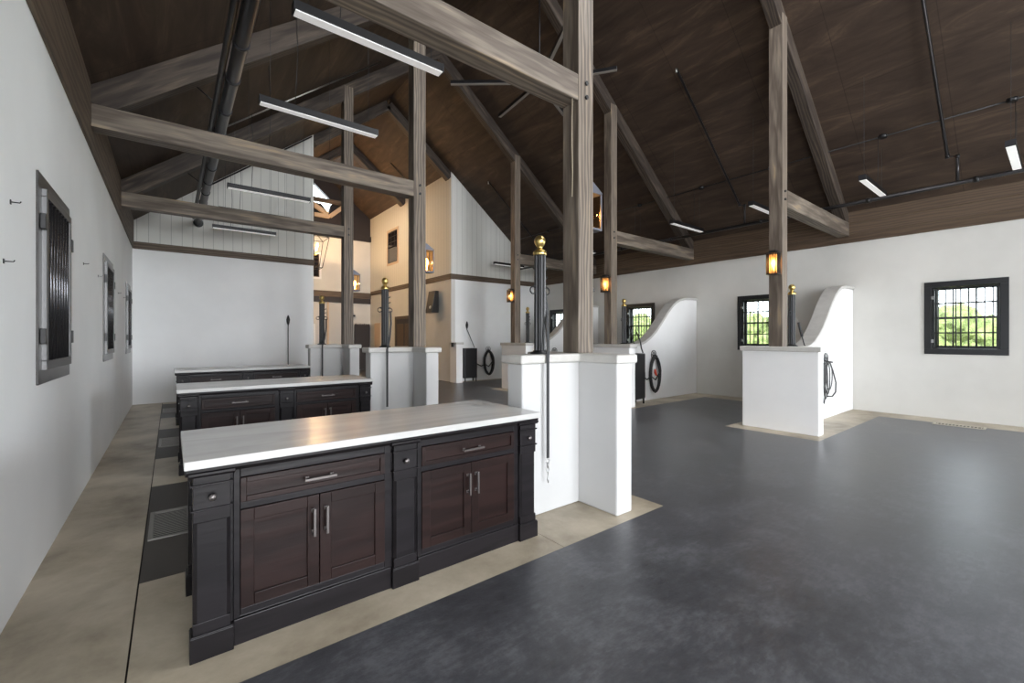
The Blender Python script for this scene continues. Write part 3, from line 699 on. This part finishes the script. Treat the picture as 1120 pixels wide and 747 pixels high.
ysl = [(3.77, 0), (5.46, 1), (7.17, 2), (8.88, 3), (10.58, 4), (12.3, 5)]
o = make_linear('first linear light hanging in the left bays, nearest the camera'); o.location = (1.42, 3.77, 4.055); hang(o, 1.42, False)
for y, i in ysl[1:]: dup(o, (1.42, y, 4.055), '%s linear light from the front hanging in the left bays' % words[i])
o = make_linear('first linear light on the right side, at the right edge of the photo'); o.location = (9.52, .46, 4.055); hang(o, 9.52, True)
for i, y in enumerate((2.05, 3.78, 5.48, 7.17, 8.88, 10.58, 12.3)): dup(o, (9.52, y, 4.055), '%s linear light from the front hanging over the right bays' % words[i+1])
# six armed star light over the aisle
cx, cy, cz = 5.38, 6.03, 6.2
o = thing('star_light', 'large star-shaped light of slim bars hanging high over the aisle', 'ceiling light', (cx, cy, cz))
for k, an in enumerate((141, 84, 25, -55, -116, -160)):
    a = math.radians(an); ln = (1.65, 1.45, 1.3, 1.4, 1.45, 1.4)[k]
    m = MB().box(.22, ln, -.032, .032, .0, .06).build('light_arm', M_black, o, rot=(0, 0, a), bev=.003)
    MB().box(.22, ln, -.028, .028, -.008, .004).build('diffuser', M_lampW, m)
MB().lathe([(.22, 0), (.22, .06), (.2, .08)], n=6).build('hub', M_black, o); MB().tube([(0, 0, .08), (0, 0, zdeck(cx)-cz-.02)], .012, 8).build('rod', M_black, o)

# ================================================================== PIPES
def clampset(o, pts, r):
    for p in pts: MB().tube([Vector(p)+Vector((0, -.02, 0)), Vector(p)+Vector((0, .02, 0))], r, 16).build('clamp', M_gun, o)
o = thing('vacuum_pipe', 'fat black pipe running overhead above the left bays to the back wall', 'pipe', (.51, 0, 4.2))
MB().tube([(0, -5, 0), (0, YB-.02, 0)], .062, 20).build('pipe', M_pipe, o)
MB().tube([(-.10, -5, .02), (-.10, YB-.4, .02)], .03, 12).build('conduit', M_black, o)
clampset(o, [(0, y, 0) for y in (3.2, 3.9, 4.7, 5.4, 6.2, 6.9, 7.7, 8.4, 9.2, 9.9, 10.7, 11.4)], .072)
MB().tube([(0, YB-.045, 0), (0, YB-.005, 0)], .10, 20).build('flange', M_black, o)
for y in (2.9, 6.31, 9.72): MB().tube([(-.02, y, .05), (-.28, y, zdeck(.23)-.34-4.2)], .008, 6).build('hanger', M_black, o)
def roofpipe(label, y, xa, xb, r, m, side, group=None, dz=.03):
    p = [(xa, y, zdeck(xa)-dz), (xb, y, zdeck(xb)-dz)]
    return tag(MB().tube(p, r, 10).build('conduit', m, origin=p[0]), label, 'conduit', group)
roofpipe('pale thin conduit climbing the left roof slope by the white gable', 9.0, .65, 3.5, .014, M_steel, 0, None, .05)
roofpipe('dark double conduit climbing the roof edge on the back gable', YB-.1, .75, 3.0, .018, M_black, 0, None, .06)
o = thing('sprinkler_main', 'long black sprinkler pipe running under the right roof slope', 'pipe', (10.35, 0, 4.07))
MB().tube([(0, -5, 0), (0, YB-.02, 0)], .036, 14).build('pipe', M_pipe, o)
MB().tube([(.07, -5, .01), (.07, YB-.02, .01)], .016, 10).build('conduit', M_pipe, o)
for y in (-1, .9, 2.3, 4.2, 6.4, 8, 10): MB().tube([(0, y-.03, 0), (0, y+.03, 0)], .048, 14).build('coupling', M_black, o)
def riser(y, xt, label):
    o = thing('sprinkler_branch', label, 'pipe', (10.35, y, 4.07)); k = .05
    P = [(0, 0, .0), (0, 0, .48), (.06, 0, .50)]
    pts = [(0, 0, .03), (0, 0, zdeck(10.35)-4.07-.14), (-.10, .01, zdeck(10.25)-4.07-.10), (xt-10.35, .01, zdeck(xt)-4.07-.06)]
    pts = [(0, 0, .03), (0, 0, zdeck(10.35)-4.07-.16), (.02, .12, zdeck(10.33)-4.07-.13), (xt-10.35, .12, zdeck(xt)-4.07-.06)]
    MB().tube(pts, .022, 10).build('pipe', M_pipe, o)
    for p in pts[1:3]: MB().tube([Vector(p)-Vector((0, 0, .03)), Vector(p)+Vector((0, 0, .03))], .03, 12).build('elbow', M_black, o)
    MB().tube([Vector(pts[3]), Vector(pts[3])+Vector((0, 0, -.08))], .018, 8).build('sprinkler_head', M_steel, o)
riser(1.12, 7.6, 'black sprinkler branch climbing the roof slope at the right of the photo')
riser(4.55, 7.72, 'black sprinkler branch climbing the roof slope between the two right posts')
riser(11.3, 8.0, 'black sprinkler branch climbing the roof slope near the back gable')
o = thing('lighting_conduit', 'thin black conduit with round junction boxes along the right roof slope', 'conduit', (9.82, 0, zdeck(9.82)-.085))
MB().tube([(0, -1, 0), (0, 12.5, 0)], .011, 8).build('conduit', M_black, o)
for y in (.49, 1.98, 3.78, 5.3, 7.01, 8.88, 10.6): 
    MB().lathe([(.055, -.03), (.06, .0), (.06, .025)], (0, y, 0), 14).build('junction_box', M_black, o)
o = thing('ceiling_fitting', 'black round junction box on the left roof slope above the aisle', 'junction box', (4.0, 3.75, zdeck(4.0)-.05))
MB().lathe([(.07, -.06), (.09, -.05), (.09, .03)], n=16).build('box', M_black, o); MB().tube([(0, 0, 0), (-.25, .0, -.02-.2)], .006, 6).build('wire', M_black, o)
o = tag(MB().tube([(2.86, 2.76, 3.648), (2.855, 2.76, 3.3), (2.862, 2.76, 3.0), (2.858, 2.76, 2.76)], .004, 6).build('cord', M_rope, origin=(2.86, 2.76, 3.648)), 'thin cord dangling beside the nearest left timber post', 'cord')

# ================================================================== LOCKERS AND HOSES
def make_locker():
    o = thing('locker', '', 'locker', (0, 0, 0), 0, 'narrow black metal lockers')
    MB().box(-.25, .25, 0, .24, .12, 1.13).build('body', M_gun, o, bev=.006)
    d = MB().box(-.235, .235, -.014, 0, .135, 1.115).build('door', M_gun, o, bev=.004)
    MB().tube([(.17, -.014, .58), (.17, -.04, .58), (.17, -.04, .70), (.17, -.014, .70)], .008, 8).build('handle', M_black, d)
    for x in (-.22, .22):
        for y in (.02, .22): MB().box(x-.015, x+.015, y-.015, y+.015, 0, .12).build('leg', M_black, o)
    return o
M_gun2 = M_gun
lk = make_locker(); lk.location = (8.17, 5.83, 0); lk.rotation_euler = (0, 0, math.radians(8)); lk['label'] = 'black metal locker in the second right bay beside the hose'
dup(lk, (7.99, 12.43, 0), 'black metal locker far off against the back wall', 0)
dup(lk, (8.075, 2.46, 0), 'black metal locker hidden behind the nearest right divider, only its edge showing', 0)
def make_coil(nm_label, loc, rx, rz, thick, nozzle):
    o = thing('hose_coil', nm_label, 'hose', loc, 0, 'black hoses coiled on wall hangers')
    m = MB(); pts = []; turns = 5; n = 22*turns
    for i in range(n+1):
        a = 2*PI*i/22 + PI/2; tn = i/22; k = 1 - .10*(tn*2.3 % 4) - .03*math.sin(i*.37); yy = -.05 - .03*((i//22) % 3)/1.5
        pts.append((rx*k*math.cos(a)+random.uniform(-.006, .006)+.02*math.sin(tn*2), yy, rz*(.55+.45*k)*math.sin(a) - rz))
    m.tube(pts, thick, 8); m.build('hose', M_hose, o)
    t = MB(); t.tube([(rx*.3, -.06, -rz*.3), (rx*.6, -.09, -rz*.9), (-.02, -.08, -rz*1.3), (-rx*.7, -.07, -rz*1.1), (-rx*1.3, -.05, -rz*1.25), (-rx*2.2, -.02, -rz*1.0)], thick, 8); t.build('hose_tail', M_hose, o)
    g = MB(); g.ring((0, -.02, .03), .10, .007, 'y', 20); g.ring((0, -.02, .03), .05, .006, 'y', 16)
    for k in range(6):
        a = PI*k/3; g.tube([(0, -.02, .03), (.1*math.cos(a), -.02, .03+.1*math.sin(a))], .004, 5)
    g.tube([(0, 0, .02), (0, -.12, 0)], .012, 8); g.build('hanger', M_gun, o)
    if nozzle:
        MB().tube([(-rx*.35, -.11, -rz*.72), (-rx*.3, -.11, -rz*.9), (-rx*.15, -.12, -rz*1.05)], [.018, .03, .022], 10).build('nozzle', M_orange, o)
    return o
make_coil('black hose with orange nozzle coiled on the second right divider wall', (9.12, 6.13, 1.05), .24, .44, .016, True)
make_coil('black hose coiled on the back wall beyond the far locker', (8.87, YB, 1.04), .24, .44, .017, False)
make_coil('black hose coiled on the farthest right divider, its hanger just above the near wall', (9.10, 9.54, 1.05), .24, .44, .016, False)
o = thing('hose_coil', 'grey-black hose bundle hanging with a loose loop on the nearest right divider wall', 'hose', (9.36, 2.72, 1.04), 0, 'black hoses coiled on wall hangers')
m = MB()
for k in range(4):
    rx = .07+.03*k; x0 = -.14+.05*k; zb = .74 - .08*k
    m.tube([(x0+rx*math.cos(a), -.04-.012*k, -zb/2+zb/2*math.sin(a)) for a in [PI/2 + 2*PI*i/20 for i in range(21)]], .0095, 8)
m.tube([(-.05, -.1, 0), (.08, -.11, -.15), (.22, -.12, -.38), (.20, -.12, -.55), (.05, -.11, -.62), (-.16, -.1, -.60)], .013, 8)
m.build('hose', M_hose2, o)
g = MB(); g.ring((.03, -.02, .05), .11, .007, 'y', 20); g.ring((.03, -.02, .05), .055, .006, 'y', 16)
for k in range(6):
    a = PI*k/3; g.tube([(.03, -.02, .05), (.03+.11*math.cos(a), -.02, .05+.11*math.sin(a))], .004, 5)
g.tube([(.03, 0, .02), (.0, -.13, 0)], .012, 8); g.build('hanger', M_gun, o)
o = tag(MB().tube([(8.42, 6.1, 1.62), (8.43, 6.0, 1.40), (8.40, 5.95, 1.25), (8.42, 5.92, 1.135)], .016, 8).build('cable', M_hose, origin=(8.42, 5.92, 1.135)), 'black cable dropping onto the locker of the second right bay', 'cable')

# ================================================================== SMALL THINGS
def hook(loc, label, rz=0):
    o = thing('wall_hook', label, 'hook', loc, rz, 'small black hooks on the left wall')
    MB().box(0, .004, -.008, .008, -.012, .012).build('plate', M_black, o); MB().tube([(.005, 0, 0), (.035, 0, 0), (.040, 0, .008)], .003, 6).build('prong', M_black, o); return o
h = hook((XL, 3.45, 2.2), 'black wall hook in front of the nearest left window')
for y, z, l in ((3.33, 1.87, 'low black wall hook below the nearest one at the left edge'), (5.89, 2.2, 'black wall hook just beyond the nearest left window'), (6.96, 2.2, 'black wall hook just before the second left window'), (9.4, 2.2, 'black wall hook just beyond the second left window'), (10.42, 2.2, 'black wall hook just before the farthest left window')):
    dup(h, (XL, y, z), l)
def grate(loc, sx, sy, n, m, label, along):
    o = thing('floor_grate', label, 'floor grate', loc, 0, 'floor drain grates')
    MB().box(-sx/2, sx/2, -sy/2, -sy/2+.03, 0, .012).box(-sx/2, sx/2, sy/2-.03, sy/2, 0, .012).box(-sx/2, -sx/2+.03, -sy/2+.03, sy/2-.03, 0, .012).box(sx/2-.03, sx/2, -sy/2+.03, sy/2-.03, 0, .012).build('frame', m, o, bev=.002)
    q = MB()
    for k in range(n):
        if along == 'y': y = -sy/2+.03 + (k+.5)*(sy-.06)/n; q.box(-sx/2+.03, sx/2-.03, y-.0065, y+.0065, .001, .004)
        else: x = -sx/2+.03 + (k+.5)*(sx-.06)/n; q.box(x-.01, x+.01, -sy/2+.03, sy/2-.03, .001, .010)
    q.build('slats', m, o); MB().box(-sx/2+.02, sx/2-.02, -sy/2+.02, sy/2-.02, 0, .0008).build('pit_shade_sheet', M_pit_shade, o); return o  # flat black sheet; darkness below the slats is put into its colour
for k in range(3):
    grate((.0, 4.43+D*k, .0005), .27, .64, 17, M_grille, ['grey slatted floor grate on the dark mat left of the nearest cabinet', 'grey slatted floor grate behind the nearest cabinet', 'grey slatted floor grate farthest down the left bays'][k], 'y')
grate((10.40, 1.11, .0005), .22, .62, 13, M_tan_grille, 'pale slatted floor grate below the right-hand window', 'y')
o = thing('loudspeaker', 'black wedge-shaped loudspeaker mounted high by the hall opening', 'loudspeaker', (XB, 13.65, 2.35))
MB().prism([(-.36, .0), (-.08, .0), (-.08, .76), (-.22, .76)], 'y', -.24, .24).build('cabinet', M_black, o, bev=.01)
MB().box(-.08, 0, -.05, .05, .25, .5).build('bracket', M_black, o)
MB().lathe([(.06, 0), (.05, .02), (.02, .025)], (0, 0, 0), 16).build('badge', M_steel, o, loc=(-.36, -.15, .18), rot=(0, -PI/2+.18, 0))
# hall furnishings
o = thing('rustic_panel', 'dark brown hanging with a ragged top edge at the far end of the hall', 'hanging', (6.95, YH-.1, 0))
pts = [(-.36, .02), (.36, .02)]; x = .36; i = 0
while x > -.36:
    pts.append((x, 2.10 + (.05 if i % 2 else -.04)*random.uniform(.5, 1))); x -= .05; i += 1
MB().prism(pts, 'y', -.05, .02).build('panel', M_wood_dark, o)
MB().box(-.36, .36, -.08, -.04, 1.9, 1.95).build('rail', M_wood_dark, o)
o = tag(MB().box(XB-.03, XB, 18.9, 19.6, 1.05, 2.15).build('wall_panel', M_beige, origin=(XB, 19.25, 1.6), bev=.008), 'pale beige panel on the hall wall beside the dark doorway', 'panel')
o = thing('wall_sensor', 'small pale fitting on the boarded hall wall above the trim', 'fitting', (XB, 18.7, 4.0)); MB().lathe([(.06, 0), (.05, .03), (.02, .05)], n=14).build('body', M_zinc, o, rot=(0, -PI/2, 0))
o = thing('shelf_bracket', 'small black bracket on the far hall wall beside the post', 'bracket', (6.5, YH, 2.5)); MB().box(-.05, .15, -.1, 0, -.05, .03).build('arm', M_black, o)
roofpipe('bent black conduit rising on the hall roof slope', 15.2, 6.3, XB-.05, .018, M_black, 0, None, .05)

# ================================================================== OUTSIDE
M_grass = mat('grass', (.16, .28, .05), .9); v = coords(M_grass, (1, 1, 1), False); n = noise(M_grass, v, .8, 8, .7); r = ramp(M_grass, [(.3, (.13, .16, .05)), (.7, (.26, .27, .12))]); L(M_grass, n.outputs[0], r.inputs[0]); L(M_grass, r.outputs[0], base(M_grass))
M_leaf = mat('foliage', (.10, .2, .03), .8); v = coords(M_leaf, (1, 1, 1)); n = noise(M_leaf, v, 3.5, 8, .75); r = ramp(M_leaf, [(.3, (.06, .085, .022)), (.5, (.155, .205, .065)), (.72, (.31, .34, .15))]); L(M_leaf, n.outputs[0], r.inputs[0]); L(M_leaf, r.outputs[0], base(M_leaf)); bump(M_leaf, n.outputs[0], 1, .3)
M_road = mat('pale_road', (.22, .17, .15), .9)
tag(MB().box(XR+.25, 120, -60, 80, -.5, -.2).build('ground', M_grass), kind='structure')
tag(MB().box(22, 26, -60, 80, -.2, -.18).build('road', M_road, origin=(24, 0, -.2)), 'pale road beyond the lawn outside the windows', 'road')
tl = ['leafy tree beyond the road seen through the rightmost window', 'leafy tree beyond the road seen through the window behind the right post', 'leafy tree beyond the road left of the others']
def tree(x, y, s, label):
    o = thing('tree', label, 'tree', (x, y, -.2), 0, 'trees outside the windows')
    MB().tube([(0, 0, 0), (.05, 0, s*.5), (0, .1, s*.9)], [.25, .2, .12], 8).build('trunk', M_wood_dark, o)
    bm = bmesh.new()
    for k in range(9):
        q = Vector((random.uniform(-1, 1)*s*.35, random.uniform(-1, 1)*s*.42, s*random.uniform(.28, .80))); rr_ = s*random.uniform(.22, .36)
        g = bmesh.ops.create_icosphere(bm, subdivisions=3, radius=rr_, matrix=Matrix.Translation(q))
        for vv in g['verts']:
            d = (vv.co-q).normalized(); vv.co += d*rr_*random.uniform(-.14, .16)
    me = bpy.data.meshes.new('crown'); bm.to_mesh(me); bm.free(); me.materials.append(M_leaf)
    c = bpy.data.objects.new('crown', me); C.objects.link(c); c.parent = o
for i, y in enumerate((-4.5, -.6, 3.2, 7.0, 10.8, 14.6, 18.4, 22.4, 26.4, 30.4)):
    tree(31+random.uniform(-1, 1.5), y, random.uniform(3.0, 3.7), 'leafy green tree outside, number %s in the row from the right' % ['one', 'two', 'three', 'four', 'five', 'six', 'seven', 'eight', 'nine', 'ten'][i])
